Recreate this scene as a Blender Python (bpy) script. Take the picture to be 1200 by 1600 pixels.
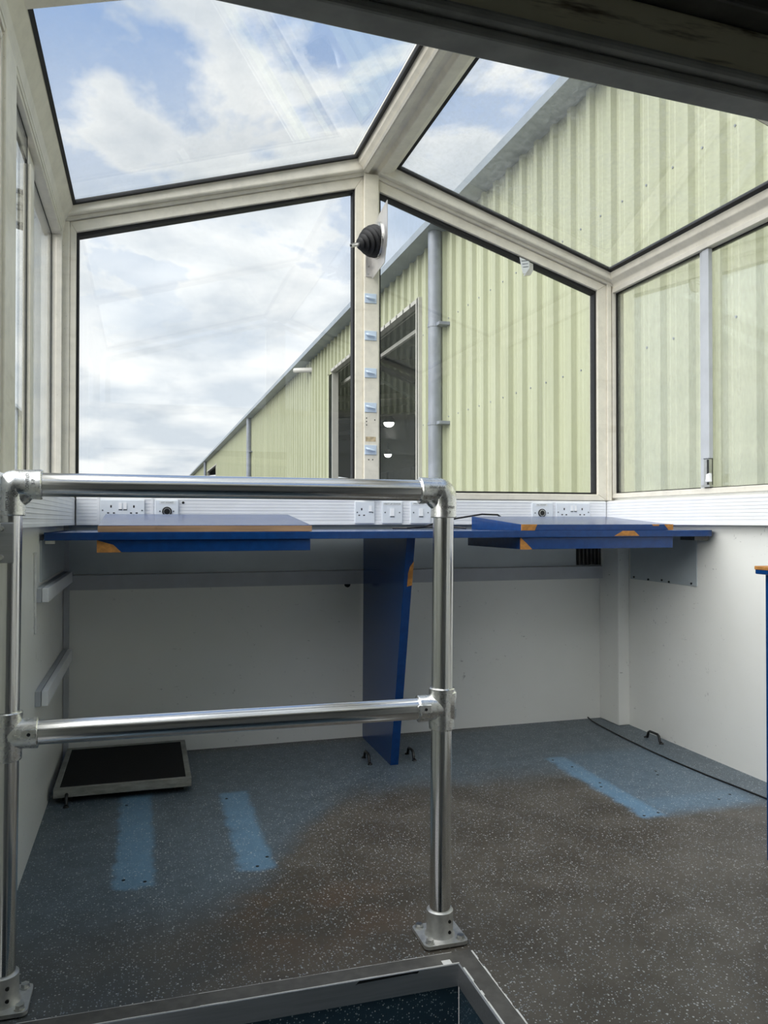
import bpy, bmesh, math, random
from mathutils import Vector, Matrix
random.seed(7)
for o in list(bpy.data.objects): bpy.data.objects.remove(o)
S = bpy.context.scene
COL = S.collection
EYE = 0.96

# ------------------------------------------------------------------ camera
cam_d = bpy.data.cameras.new('camera'); cam = bpy.data.objects.new('camera', cam_d); COL.objects.link(cam)
cam_d.sensor_fit = 'VERTICAL'; cam_d.sensor_height = 36.0; cam_d.lens = 1250/1600*36.0
cam_d.clip_start = 0.02; cam_d.clip_end = 600
cam.location = (0, 0, EYE)
cam.rotation_euler = (math.pi/2 + 0.0116, 0, -0.289)
S.camera = cam

# ------------------------------------------------------------------ world: blue sky with broken cloud
W = bpy.data.worlds.new('world'); S.world = W; W.use_nodes = True
nt = W.node_tree; nt.nodes.clear()
def wn(t, **k):
    n = nt.nodes.new(t)
    for a, b in k.items(): setattr(n, a, b)
    return n
def lk(a, b): nt.links.new(a, b)
out = wn('ShaderNodeOutputWorld'); bg = wn('ShaderNodeBackground'); lk(bg.outputs[0], out.inputs[0])
tc = wn('ShaderNodeTexCoord'); sep = wn('ShaderNodeSeparateXYZ'); lk(tc.outputs['Generated'], sep.inputs[0])
def wmath(op, a, b=None, c=None, clamp=False):
    n = wn('ShaderNodeMath', operation=op, use_clamp=clamp)
    for i, v in enumerate((a, b, c)):
        if v is None: continue
        if isinstance(v, (int, float)): n.inputs[i].default_value = v
        else: lk(v, n.inputs[i])
    return n.outputs[0]
zc = wmath('MAXIMUM', sep.outputs[2], 0.0)
den = wmath('ADD', zc, 0.22)
cx = wmath('DIVIDE', sep.outputs[0], den); cy = wmath('DIVIDE', sep.outputs[1], den)
cmb = wn('ShaderNodeCombineXYZ'); lk(cx, cmb.inputs[0]); lk(cy, cmb.inputs[1])
mp = wn('ShaderNodeMapping'); mp.inputs['Location'].default_value = (3.1, 7.4, 0.0); lk(cmb.outputs[0], mp.inputs[0])
n1 = wn('ShaderNodeTexNoise'); n1.inputs['Scale'].default_value = 2.3; n1.inputs['Detail'].default_value = 9; n1.inputs['Roughness'].default_value = 0.55; n1.inputs['Distortion'].default_value = 0.25
lk(mp.outputs[0], n1.inputs['Vector'])
n2 = wn('ShaderNodeTexNoise'); n2.inputs['Scale'].default_value = 3.4; n2.inputs['Detail'].default_value = 6; n2.inputs['Roughness'].default_value = 0.5
mp2 = wn('ShaderNodeMapping'); mp2.inputs['Location'].default_value = (9.2, 1.7, 4.0); lk(cmb.outputs[0], mp2.inputs[0]); lk(mp2.outputs[0], n2.inputs['Vector'])
cov = wn('ShaderNodeValToRGB'); cov.color_ramp.elements[0].position = 0.45; cov.color_ramp.elements[0].color = (0, 0, 0, 1)
cov.color_ramp.elements[1].position = 0.54; cov.color_ramp.elements[1].color = (1, 1, 1, 1); lk(n1.outputs['Fac'], cov.inputs[0])
hor = wmath('MULTIPLY_ADD', zc, -2.4, 1.45, True)          # more cloud towards the horizon
covh = wmath('MAXIMUM', cov.outputs[0], hor)
blue = wn('ShaderNodeMixRGB'); blue.inputs[1].default_value = (0.47, 0.62, 0.80, 1); blue.inputs[2].default_value = (0.15, 0.33, 0.74, 1); lk(wmath('MULTIPLY', zc, 1.5, None, True), blue.inputs[0])
cl = wn('ShaderNodeValToRGB'); cl.color_ramp.elements[0].position = 0.36; cl.color_ramp.elements[0].color = (0.70, 0.76, 0.84, 1)
cl.color_ramp.elements[1].position = 0.62; cl.color_ramp.elements[1].color = (1.05, 1.06, 1.07, 1); lk(n2.outputs['Fac'], cl.inputs[0])
mx = wn('ShaderNodeMixRGB'); thick = wn('ShaderNodeValToRGB'); thick.color_ramp.elements[0].position = 0.53; thick.color_ramp.elements[0].color = (1, 1, 1, 1)
thick.color_ramp.elements[1].position = 0.68; thick.color_ramp.elements[1].color = (0.76, 0.79, 0.83, 1); lk(n1.outputs['Fac'], thick.inputs[0])
clm = wn('ShaderNodeMixRGB', blend_type='MULTIPLY'); clm.inputs[0].default_value = 1; lk(cl.outputs[0], clm.inputs[1]); lk(thick.outputs[0], clm.inputs[2])
lk(covh, mx.inputs[0]); lk(blue.outputs[0], mx.inputs[1]); lk(clm.outputs[0], mx.inputs[2])
lk(mx.outputs[0], bg.inputs[0]); bg.inputs[1].default_value = 0.74

# veiled sun: a very wide soft disc behind the cloud, high on the left behind the viewer
sun_d = bpy.data.lights.new('sun', 'SUN'); sun = bpy.data.objects.new('sun', sun_d); COL.objects.link(sun)
sun_d.energy = 5.0; sun_d.angle = math.radians(90); sun_d.color = (1.0, 0.97, 0.93)
sun.rotation_euler = (math.radians(45), 0, math.radians(-76))
S.view_settings.view_transform = 'Standard'; S.view_settings.look = 'None'
S.view_settings.gamma = 1.0; S.view_settings.use_curve_mapping = False
S.view_settings.exposure = 0.5

# ------------------------------------------------------------------ helpers
class MB:
    def __init__(s): s.v = []; s.f = []
    def add(s, vs, fs):
        b = len(s.v); s.v += [tuple(v) for v in vs]; s.f += [tuple(i+b for i in f) for f in fs]; return s
    def box(s, x0, x1, y0, y1, z0, z1):
        return s.add([(x0,y0,z0),(x1,y0,z0),(x1,y1,z0),(x0,y1,z0),(x0,y0,z1),(x1,y0,z1),(x1,y1,z1),(x0,y1,z1)],
                     [(0,3,2,1),(4,5,6,7),(0,1,5,4),(1,2,6,5),(2,3,7,6),(3,0,4,7)])
    def prism(s, poly, a, b, ax='Y'):
        def P(u, w, t): return (u,t,w) if ax == 'Y' else ((t,u,w) if ax == 'X' else (u,w,t))
        n = len(poly); vs = [P(u,w,a) for u,w in poly] + [P(u,w,b) for u,w in poly]
        return s.add(vs, [tuple(range(n)), tuple(range(2*n-1, n-1, -1))] + [(i, n+i, n+(i+1)%n, (i+1)%n) for i in range(n)])
    def ring(s, outer, inner, a, b, ax='Y'):
        n = len(outer)
        for i in range(n):
            j = (i+1) % n
            s.prism([outer[i], outer[j], inner[j], inner[i]], a, b, ax)
        return s
    def slab(s, c, t, nrm):
        n = Vector(nrm).normalized()*t; c = [Vector(p) for p in c]; k = len(c)
        vs = c + [p+n for p in c]
        return s.add(vs, [tuple(range(k-1,-1,-1)), tuple(range(k, 2*k))] + [(i,(i+1)%k,k+(i+1)%k,k+i) for i in range(k)])
    def bar(s, p0, p1, w, h, up=(0,0,1)):
        p0 = Vector(p0); p1 = Vector(p1); d = (p1-p0).normalized(); r = d.cross(Vector(up)).normalized(); u = r.cross(d)
        vs = []
        for p in (p0, p1):
            for a, b in ((-1,-1),(1,-1),(1,1),(-1,1)): vs.append(p + r*a*w/2 + u*b*h/2)
        return s.add(vs, [(0,1,2,3),(7,6,5,4),(0,4,5,1),(1,5,6,2),(2,6,7,3),(3,7,4,0)])
    def tube(s, path, r, n=16, caps=True):
        path = [Vector(p) for p in path]; rs = r if isinstance(r, (list,tuple)) else [r]*len(path)
        vs = []; prev = None
        for i, p in enumerate(path):
            d = (path[min(i+1,len(path)-1)] - path[max(i-1,0)]).normalized()
            if prev is None:
                a = Vector((0,0,1)) if abs(d.z) < .9 else Vector((1,0,0)); u = d.cross(a).normalized()
            else: u = (prev - d*prev.dot(d)).normalized()
            prev = u; w = d.cross(u)
            for k in range(n):
                t = 2*math.pi*k/n; vs.append(p + (u*math.cos(t)+w*math.sin(t))*rs[i])
        fs = []
        for i in range(len(path)-1):
            for k in range(n): fs.append((i*n+k, i*n+(k+1)%n, (i+1)*n+(k+1)%n, (i+1)*n+k))
        if caps: fs.append(tuple(range(n-1,-1,-1))); fs.append(tuple((len(path)-1)*n+k for k in range(n)))
        return s.add(vs, fs)
    def cyl(s, p0, p1, r, n=16): return s.tube([p0, p1], r, n)
    def build(s, name, mat, parent=None, smooth=False, bevel=0, off=None):
        me = bpy.data.meshes.new(name); me.from_pydata(s.v, [], s.f)
        bm = bmesh.new(); bm.from_mesh(me); bmesh.ops.recalc_face_normals(bm, faces=bm.faces); bm.to_mesh(me); bm.free()
        me.materials.append(mat)
        return link(name, me, parent, smooth, bevel)
def link(name, me, parent=None, smooth=False, bevel=0):
    o = bpy.data.objects.new(name, me); COL.objects.link(o)
    if parent is not None:
        o.parent = parent; o.matrix_parent_inverse = parent_inv(parent)
    if smooth:
        for p in me.polygons: p.use_smooth = True
        try: me.set_sharp_from_angle(angle=math.radians(38))
        except Exception: pass
    if bevel:
        m = o.modifiers.new('bevel', 'BEVEL'); m.width = bevel; m.segments = 2; m.limit_method = 'ANGLE'; m.angle_limit = math.radians(40)
    return o
def parent_inv(p):
    if p.parent is not None: return Matrix.Identity(4)      # every part is built in world coordinates
    return Matrix.LocRotScale(p.location, p.rotation_euler, p.scale).inverted()
def empty(name, loc=(0,0,0)):
    o = bpy.data.objects.new(name, None); COL.objects.link(o); o.location = loc; o.empty_display_size = .05; return o
def tag(o, label=None, cat=None, group=None, kind=None):
    for k, v in (('label',label),('category',cat),('group',group),('kind',kind)):
        if v: o[k] = v
    return o
def struct(o, label=None): return tag(o, label, None, None, 'structure')
def text_mesh(body, size, ext=0.0003):
    cu = bpy.data.curves.new('text', 'FONT'); cu.body = body; cu.size = size; cu.extrude = ext; cu.align_x = 'CENTER'; cu.align_y = 'CENTER'; cu.resolution_u = 2
    t = bpy.data.objects.new('text', cu); COL.objects.link(t)
    dg = bpy.context.evaluated_depsgraph_get(); me = bpy.data.meshes.new_from_object(t.evaluated_get(dg))
    bpy.data.objects.remove(t); me.materials.clear(); return me

# ------------------------------------------------------------------ materials
MATS = {}
class NT:
    def __init__(s, name):
        s.m = bpy.data.materials.new(name); s.m.use_nodes = True; s.t = s.m.node_tree; s.t.nodes.clear()
        s.out = s.n('ShaderNodeOutputMaterial')
    def n(s, t, **k):
        n = s.t.nodes.new(t)
        for a, b in k.items(): setattr(n, a, b)
        return n
    def l(s, a, b): s.t.links.new(a, b)
    def val(s, node, name, v):
        if isinstance(v, bpy.types.NodeSocket): s.l(v, node.inputs[name])
        else: node.inputs[name].default_value = v
    def obj(s): 
        n = s.n('ShaderNodeTexCoord'); return n.outputs['Object']
    def mapped(s, sc=(1,1,1), loc=(0,0,0)):
        g = s.n('ShaderNodeNewGeometry'); m = s.n('ShaderNodeMapping'); m.inputs['Scale'].default_value = sc; m.inputs['Location'].default_value = loc
        s.l(g.outputs['Position'], m.inputs[0]); return m.outputs[0]
    def noise(s, scale, detail=4, rough=.5, vec=None, dist=0):
        n = s.n('ShaderNodeTexNoise'); n.inputs['Scale'].default_value = scale; n.inputs['Detail'].default_value = detail
        n.inputs['Roughness'].default_value = rough; n.inputs['Distortion'].default_value = dist
        s.l(vec if vec is not None else s.mapped(), n.inputs['Vector']); return n.outputs['Fac']
    def math(s, op, a, b=0, c=0, clamp=False):
        n = s.n('ShaderNodeMath', operation=op, use_clamp=clamp); s.val(n, 0, a); s.val(n, 1, b); s.val(n, 2, c); return n.outputs[0]
    def ramp(s, fac, lo, hi):
        n = s.n('ShaderNodeMapRange', interpolation_type='SMOOTHSTEP'); s.l(fac, n.inputs[0]); n.inputs[1].default_value = lo; n.inputs[2].default_value = hi; return n.outputs[0]
    def mix(s, fac, a, b):
        n = s.n('ShaderNodeMixRGB'); s.val(n, 0, fac)
        for i, c in ((1,a),(2,b)):
            if isinstance(c, bpy.types.NodeSocket): s.l(c, n.inputs[i])
            else: n.inputs[i].default_value = (*c, 1) if len(c) == 3 else c
        return n.outputs[0]
    def pbr(s, col, rough=.5, metal=0, bump=None, bstr=.2, bdist=.002, spec=.5, coat=0):
        p = s.n('ShaderNodeBsdfPrincipled')
        if isinstance(col, bpy.types.NodeSocket): s.l(col, p.inputs['Base Color'])
        else: p.inputs['Base Color'].default_value = (*col, 1)
        s.val(p, 'Roughness', rough); s.val(p, 'Metallic', metal); p.inputs['Specular IOR Level'].default_value = spec
        p.inputs['Coat Weight'].default_value = coat
        if bump is not None:
            b = s.n('ShaderNodeBump'); b.inputs['Strength'].default_value = bstr; b.inputs['Distance'].default_value = bdist
            s.l(bump, b.inputs['Height']); s.l(b.outputs[0], p.inputs['Normal'])
        s.l(p.outputs[0], s.out.inputs[0]); return p

def plain(name, col, rough=.5, metal=0, var=.12, scale=9, spec=.5, bump=0):
    n = NT(name); f = n.noise(scale, 5, .6)
    dark = tuple(c*(1-var) for c in col); lite = tuple(min(1, c*(1+var*.6)) for c in col)
    c = n.mix(n.ramp(f, .3, .7), dark, lite)
    n.pbr(c, rough, metal, f if bump else None, bump, .001, spec)
    MATS[name] = n.m; return n.m

def frame_mat(name, col):
    n = NT(name); g = n.noise(14, 6, .65); sp = n.noise(160, 3, .6); st = n.noise(3, 3, .6, n.mapped((1,1,5)))
    c = n.mix(n.ramp(g, .35, .75), col, tuple(k*.86 for k in col))
    c = n.mix(n.math('MULTIPLY', n.ramp(sp, .68, .76), .55), c, (.20,.15,.09))
    c = n.mix(n.math('MULTIPLY', n.ramp(st, .58, .8), .35), c, (.42,.35,.24))
    n.pbr(c, .38, 0); MATS[name] = n.m; return n.m
CREAM = frame_mat('cream_painted_aluminium', (.85,.80,.68))
CREAM2 = frame_mat('cream_painted_aluminium_darker', (.76,.72,.63))  # slightly darker, greyer copy of the cream frame paint
WHITE = plain('white_pvc', (.86,.87,.89), .35, 0, .05, 6)
PLATE = plain('white_plastic_plate', (.78,.82,.87), .3, 0, .03, 30)
RUBBER = plain('black_rubber', (.007,.007,.008), .6, 0, .3, 60)
BLACK = plain('black_plastic', (.008,.008,.008), .4, 0, .2, 60)
SEALANT = plain('white_sealant', (.75,.75,.73), .5, 0, .1, 60)
GREYTRIM = plain('grey_trim', (.50,.52,.55), .45, 0, .08, 8)
GREYPANEL = plain('grey_panel', (.48,.53,.55), .45, 0, .07, 5)
STEEL = plain('steel', (.62,.62,.60), .32, 1, .12, 50)
PLATEMETAL = plain('sheet_steel', (.72,.70,.68), .38, .85, .08, 14)
DARKALU = plain('dark_floor_trim', (.11,.105,.095), .5, .2, .25, 25)
HEADER = plain('dark_header_metal', (.34,.34,.32), .45, 0, .2, 18)
OLIVE = None

def alu(name, rough, base, streak):
    n = NT(name); f = n.noise(60, 4, .6, n.mapped(streak)); g = n.noise(7, 4, .6)
    c = n.mix(n.ramp(f, .3, .7), tuple(b*.86 for b in base), base)
    r = n.math('ADD', n.math('MULTIPLY', f, .16), rough)
    n.pbr(c, r, 1.0, f, .04, .0005); MATS[name] = n.m; return n.m
ALUX = alu('brushed_aluminium_rail', .10, (.80,.80,.79), (.06,4,4))
ALUZ = alu('brushed_aluminium_post', .10, (.78,.78,.76), (4,4,.06))
CAST = alu('cast_aluminium', .20, (.80,.80,.78), (1.5,1.5,1.5))
CASTM = alu('matt_cast_aluminium', .42, (.66,.66,.64), (1.5,1.5,1.5))
ALUFLAT = alu('mill_aluminium_strip', .42, (.52,.53,.54), (.1,3,3))

# glass: thin, mirror-like at grazing angles, dusty
def glass(name, dust, streaks, f0=.045):
    n = NT(name)
    lw = n.n('ShaderNodeLayerWeight'); lw.inputs[0].default_value = .5
    p5 = n.math('POWER', lw.outputs['Facing'], 5.0)
    fr = n.math('MULTIPLY_ADD', p5, 1-f0, f0, True)
    tr = n.n('ShaderNodeBsdfTransparent'); tr.inputs[0].default_value = (.98,.99,.985,1)
    gl = n.n('ShaderNodeBsdfGlossy'); gl.inputs['Roughness'].default_value = .0; gl.inputs[0].default_value = (.95,.97,.97,1)
    m1 = n.n('ShaderNodeMixShader'); n.l(fr, m1.inputs[0]); n.l(tr.outputs[0], m1.inputs[1]); n.l(gl.outputs[0], m1.inputs[2])
    df = n.n('ShaderNodeBsdfDiffuse'); df.inputs[0].default_value = (.62,.64,.60,1)
    tl = n.n('ShaderNodeBsdfTranslucent'); tl.inputs[0].default_value = (.62,.64,.60,1)
    m2 = n.n('ShaderNodeMixShader'); m2.inputs[0].default_value = .5; n.l(df.outputs[0], m2.inputs[1]); n.l(tl.outputs[0], m2.inputs[2])
    a = n.noise(5, 6, .65); b = n.noise(90, 4, .7, n.mapped(streaks)); sp = n.noise(240, 2, .5)
    d = n.math('MULTIPLY', n.math('MULTIPLY_ADD', n.ramp(a, .3, .75), .7, .5), n.math('MULTIPLY_ADD', n.ramp(b, .35, .7), .8, .4))
    d = n.math('MULTIPLY', d, dust)
    d = n.math('ADD', d, n.math('MULTIPLY', n.ramp(sp, .76, .80), dust*3), 0, True)
    m3 = n.n('ShaderNodeMixShader'); n.l(d, m3.inputs[0]); n.l(m1.outputs[0], m3.inputs[1]); n.l(m2.outputs[0], m3.inputs[2])
    n.l(m3.outputs[0], n.out.inputs[0]); MATS[name] = n.m; return n.m
GLASS = glass('window_glass', .010, (1,1,.4))
GLASSSIDE = glass('dusty_veiled_side_glass', .17, (1.2,1,.25), .13)  # dust and mirroring raised to put a white sky-reflection veil into the pane
GLASSR = glass('dusty_window_glass', .05, (1.2,1,.25))
GLASSROOF = glass('dusty_roof_glass', .15, (.5,.35,1))
GLASSROOFL = glass('roof_glass', .045, (.5,.35,1))

def wall_mat():
    n = NT('white_wall_panel'); g = n.noise(1.6, 4, .6); sc = n.noise(26, 5, .75, n.mapped((1,1,.7))); fine = n.noise(55, 3, .7, n.mapped((.5,.5,1.6)))
    zone = n.noise(2.3, 2, .5, n.mapped((1,1,1),(3,1,8)))
    c = n.mix(n.ramp(g, .3, .7), (.84,.84,.79), (.88,.88,.84))
    mk = n.math('MULTIPLY', n.ramp(sc, .64, .69), n.ramp(zone, .45, .6))
    mk2 = n.math('MULTIPLY', n.ramp(fine, .67, .72), n.ramp(zone, .46, .6))
    c = n.mix(n.math('MULTIPLY', n.math('MAXIMUM', mk, mk2), .55), c, (.22,.21,.20))
    n.pbr(c, .33, 0); MATS['wall'] = n.m; return n.m
WALL = wall_mat()

def rect_mask(n, x, y, x0, x1, y0, y1, e=.03):
    a = n.math('MULTIPLY', n.ramp(x, x0-e, x0+e), n.math('SUBTRACT', 1, n.ramp(x, x1-e, x1+e)))
    b = n.math('MULTIPLY', n.ramp(y, y0-e, y0+e), n.math('SUBTRACT', 1, n.ramp(y, y1-e, y1+e)))
    return n.math('MULTIPLY', a, b)
def floor_mat(name, stair=False):
    n = NT(name)
    g = n.n('ShaderNodeNewGeometry'); sp = n.n('ShaderNodeSeparateXYZ'); n.l(g.outputs['Position'], sp.inputs[0])
    vec = n.mapped()
    w1 = n.noise(5, 5, .6); w2 = n.noise(16, 4, .65)
    jit = n.math('MULTIPLY_ADD', w1, .34, -.17); j2 = n.math('MULTIPLY_ADD', w2, .05, -.025)
    x = n.math('ADD', sp.outputs[0], j2); y = n.math('ADD', sp.outputs[1], j2)
    if stair: base = (.022,.048,.07)
    else:
        blue = n.mix(n.ramp(w2, .3, .7), (.075,.100,.120), (.105,.135,.160))
        # brown walked-in grime: middle and right of the floor, thinning to the front wall and the left
        xx = n.math('ADD', sp.outputs[0], n.math('MULTIPLY', jit, 1.4)); yy = n.math('ADD', sp.outputs[1], jit)
        lim = n.math('MULTIPLY_ADD', n.ramp(xx, .1, .75), .75, 2.05)
        gr = n.math('SUBTRACT', 1, n.ramp(n.math('SUBTRACT', yy, lim), -.18, .10))
        gr = n.math('MULTIPLY', gr, n.math('MULTIPLY_ADD', n.ramp(xx, -.25, .35), .45, .55))
        edge = n.math('MULTIPLY', n.ramp(sp.outputs[1], 3.36, 3.46), .75)
        brown = n.mix(n.ramp(w1, .35, .68), (.062,.054,.043), (.098,.088,.073))
        rust = n.math('MULTIPLY', rect_mask(n, x, y, .15, .62, 1.75, 2.1, .15), n.ramp(w1, .4, .6))
        brown = n.mix(n.math('MULTIPLY', rust, .6), brown, (.085,.052,.030))
        # cleaner rectangles where furniture stood
        pm = n.math('MAXIMUM', rect_mask(n, x, y, -.08, .022, 2.2, 2.95, .012), rect_mask(n, x, y, .25, .345, 2.22, 2.88, .014))
        pr = n.math('MAXIMUM', rect_mask(n, x, y, 1.55, 1.635, 2.25, 2.93, .018), n.math('MULTIPLY', rect_mask(n, x, y, 1.62, 2.02, 2.27, 2.42, .05), .5))
        pr = n.math('MAXIMUM', pr, n.math('MULTIPLY', rect_mask(n, x, y, 1.6, 2.03, 2.3, 2.95, .05), .25))
        keep = n.math('SUBTRACT', 1, n.math('MULTIPLY', n.math('MAXIMUM', pr, n.math('MULTIPLY', rect_mask(n, x, y, 1.56, 2.3, 2.25, 3.5, .05), .95)), 1))
        gr = n.math('MULTIPLY', n.math('MAXIMUM', gr, edge), keep)
        gr = n.math('MULTIPLY', gr, n.math('SUBTRACT', 1, n.math('MULTIPLY', pm, .85)))
        col = n.mix(gr, blue, brown)
        pat = n.math('MULTIPLY', n.math('MAXIMUM', pm, pr), n.math('MULTIPLY_ADD', w2, .5, .55), 0, True)
        base = n.mix(pat, col, (.13,.25,.37))
    # speckle chips
    cols = base
    for sc, th, lo, c, st in ((135, .20, .55, (.55,.57,.57), .9), (200, .22, .5, (.36,.44,.50), .75), (170, .2, .72, (.02,.02,.025), .6)):
        v = n.n('ShaderNodeTexVoronoi'); v.inputs['Scale'].default_value = sc; n.l(vec, v.inputs['Vector'])
        s3 = n.n('ShaderNodeSeparateColor'); n.l(v.outputs['Color'], s3.inputs[0])
        on = n.math('MULTIPLY', n.math('LESS_THAN', v.outputs['Distance'], n.math('MULTIPLY_ADD', s3.outputs[1], th, th*.6)), n.math('GREATER_THAN', s3.outputs[0], lo))
        if not stair: on = n.math('MULTIPLY', on, n.math('MULTIPLY_ADD', w2, .7, .45))
        cols = n.mix(n.math('MULTIPLY', on, st), cols, c)
    hole = n.n('ShaderNodeTexVoronoi')
    n.pbr(cols, .42, 0, n.noise(260, 2, .5), .12, .0008, .4); MATS[name] = n.m; return n.m
FLOOR = floor_mat('speckled_safety_floor'); STAIR = floor_mat('dark_blue_speckled_vinyl', True)

def laminate():
    n = NT('blue_laminate'); g = n.noise(40, 5, .6); s = n.noise(220, 2, .5, n.mapped((1,.2,1)))
    c = n.mix(n.ramp(g, .3, .7), (.002,.033,.140), (.003,.043,.175))
    c = n.mix(n.math('MULTIPLY', n.ramp(s, .74, .8), .25), c, (.12,.2,.4))
    n.pbr(c, .20, 0, None, 0, 0, .5); MATS['lam'] = n.m; return n.m
BLUE = laminate()
def wood(name, col, axis):
    n = NT(name); v = n.mapped(axis); f = n.noise(30, 5, .65, v); k = n.noise(9, 3, .5)
    c = n.mix(n.ramp(f, .3, .7), tuple(a*.6 for a in col), col); c = n.mix(n.math('MULTIPLY', n.ramp(k, .66, .72), .6), c, tuple(a*.3 for a in col))
    n.pbr(c, .7, 0, f, .3, .001); MATS[name] = n.m; return n.m
TAN = plain('tan_glue', (.55,.44,.28), .6, 0, .3, 60)
CHIP = wood('bare_chipboard', (.50,.22,.045), (2,2,2))
PLY = wood('bare_wood_edge', (.44,.27,.15), (.12,2,3))
OLDWOOD = wood('worn_painted_wood', (.30,.30,.27), (.5,.5,2))
MAT_BLACK = plain('black_rubber_matting', (.006,.0055,.005), .85, 0, .3, 90, .3, .4)
def olive():
    n = NT('stained_olive_panel'); f = n.noise(6, 5, .7, n.mapped((.6,1,5),(1.3,0,0))); 
    c = n.mix(n.ramp(f, .52, .66), (.62,.58,.42), (.10,.07,.04)); n.pbr(c, .5, 0); return n.m
OLIVE = olive()
DARKROOM = plain('dark_grey_lining', (.62,.62,.60), .6, 0, .1, 8)
def clad():
    n = NT('pale_yellow_cladding'); f = n.noise(3, 4, .6, n.mapped((1,1,.12))); g = n.noise(30, 3, .6, n.mapped((1,1,.08)))
    c = n.mix(n.ramp(f, .3, .7), (.33,.345,.225), (.375,.39,.265)); c = n.mix(n.math('MULTIPLY', n.ramp(g, .5, .8), .35), c, (.27,.28,.18))
    n.pbr(c, .45, 0); MATS['clad'] = n.m; return n.m
CLAD = clad()
GUTTER = plain('grey_gutter_metal', (.22,.255,.29), .45, .1, .15, 2)
PIPE = plain('grey_downpipe', (.19,.21,.25), .4, 0, .2, 4)
LINER = plain('dark_liner_sheet', (.055,.068,.064), .5, 0, .2, 2)
PALE = plain('pale_painted_steel', (.40,.39,.35), .5, 0, .1, 2)
ASPH = plain('asphalt', (.11,.11,.11), .9, 0, .25, 1.5)
CONC = plain('concrete_floor', (.10,.10,.095), .6, 0, .2, 1)
TINPAPER = plain('printed_paper', (.78,.80,.80), .6, 0, .04, 60)
INK = plain('grey_ink', (.12,.14,.16), .6, 0, .1, 60)
CLIPMAT = plain('pale_blue_plastic', (.60,.70,.82), .35, 0, .05, 40)
lampm = NT('lamp_glow'); em = lampm.n('ShaderNodeEmission'); em.inputs[0].default_value = (1,.97,.9,1); em.inputs[1].default_value = 14; lampm.l(em.outputs[0], lampm.out.inputs[0]); LAMP = lampm.m

# ------------------------------------------------------------------ cabin dimensions
YF, YR, XL, XR = 3.46, 0.70, -0.318, 2.19
XLW, XC = -0.335, 0.96
ZS, ZG = 1.06, 1.09            # top of trunking, bottom of glass
def zroofL(x): return 2.218 + .2895*(x+.28)
def zroofR(x): return 2.532 - .338*(x-1.059)
def zwinL(x): return 2.121 + .2715*(x+.272)
def zwinR(x): return 2.434 - .3205*(x-.993)

# floor with the stair opening
HX, HY = 0.653, 1.625
m = MB()
m.box(XLW-.04, XR+.05, HY, YF+.05, -.03, 0); m.box(HX, XR+.05, YR-.04, HY, -.03, 0)
struct(m.build('floor', FLOOR), 'dark speckled vinyl cabin floor with brown grime and blue patches')
# lower wall panels
wf = struct(MB().box(XLW-.04, XR+.05, YF, YF+.05, 0, 1.06).build('wall_front', WALL), 'white lower front wall panel under the blue desk')
MB().box(-.30, 2.13, YF-.012, YF, .745, .95).build('upper_panel', GREYPANEL, wf)
MB().box(-.30, 2.13, YF-.028, YF, .683, .742).build('rail', GREYTRIM, wf)
MB().cyl((.857,YF-.012,.680),(.857,YF+.01,.680), .013, 14).build('bolt', BLACK, wf)
MB().box(XL+.002, -.296, YF-.022, YF, 0, .93).build('corner_strip', GREYTRIM, wf)
wl = struct(MB().box(XLW-.04, XL, YR, YF, -.03, 1.06).build('wall_left', WALL), 'white lower wall panel on the left behind the handrail')
MB().box(XL, XL+.006, 2.70, YF-.03, .77, .90).build('upper_panel', GREYPANEL, wl)
m = MB().tube([(XL+.002,2.56,.865),(XL+.004,2.565,.80),(XL+.003,2.57,.70),(XL+.003,2.58,.625)], .004, 8); m.box(XL-.001,XL+.006,2.545,2.58,.862,.868)
m.build('sealant_bead', SEALANT, wl, True)
wr = struct(MB().box(XR, XR+.06, YR, YF, -.03, 1.072).build('wall_right', WALL), 'white lower wall panel on the right')
pl = MB().box(XR-.005, XR, 2.81, 3.28, .69, .905).build('backing_plate', GREYPANEL, wr)
for i, y in enumerate((2.84, 2.99, 3.04, 3.14, 3.25)):
    MB().cyl((XR-.009,y,.70-.004*(i%2)),(XR-.004,y,.70-.004*(i%2)), .0045, 8).build('screw', BLACK, pl)
t = struct(MB().box(2.13, XR, 3.297, YF, 0, .915).build('trim_1', WALL, None, False, .004), 'white boxed column in the right front corner under the desk')
# battens on the left wall
n = 2
for (z0, z1, lab) in ((.715,.759,'upper'), (.403,.450,'lower')):
    e = struct(empty('trim_%d' % n, (XL, 3.0, z0)), '%s of the two white battens fixed along the left wall' % lab); n += 1
    MB().box(XL, XL+.017, 2.60, YF-.03, z0, z1).build('batten', GREYTRIM, e, False, .002)
    MB().box(XL+.0185, XL+.0365, 2.60, YF-.03, z0+.001, z1).build('batten', WHITE, e, False, .002)
# ribbed dado trunking round the room
def trunk_poly(z0=.945, z1=1.058, d=.045):
    p = [(0,z0),(-d,z0),(-d,z0+.008)]; k = 7; h = (z1-z0-.02)/k
    for i in range(k):
        a = z0+.010+i*h; p += [(-d,a),(-d+.001,a+.001),(-d+.001,a+h-.003),(-d,a+h)]
    p += [(-d,z1-.006),(-d+.006,z1),(0,z1)]; return p
TP = trunk_poly()
t4 = struct(MB().prism([(YF+u, z) for u, z in TP], XL+.05, XR-.05, 'X').build('trim_4', WHITE), 'white ribbed cable trunking along the front wall')
t5 = struct(MB().prism([(XL-u, z) for u, z in TP], YR+.06, YF, 'Y').build('trim_5', WHITE), 'white ribbed cable trunking along the left wall')
t6 = struct(MB().prism([(XR+u, z) for u, z in TP], YR+.06, YF, 'Y').build('trim_6', WHITE), 'white ribbed cable trunking along the right wall')
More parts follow.
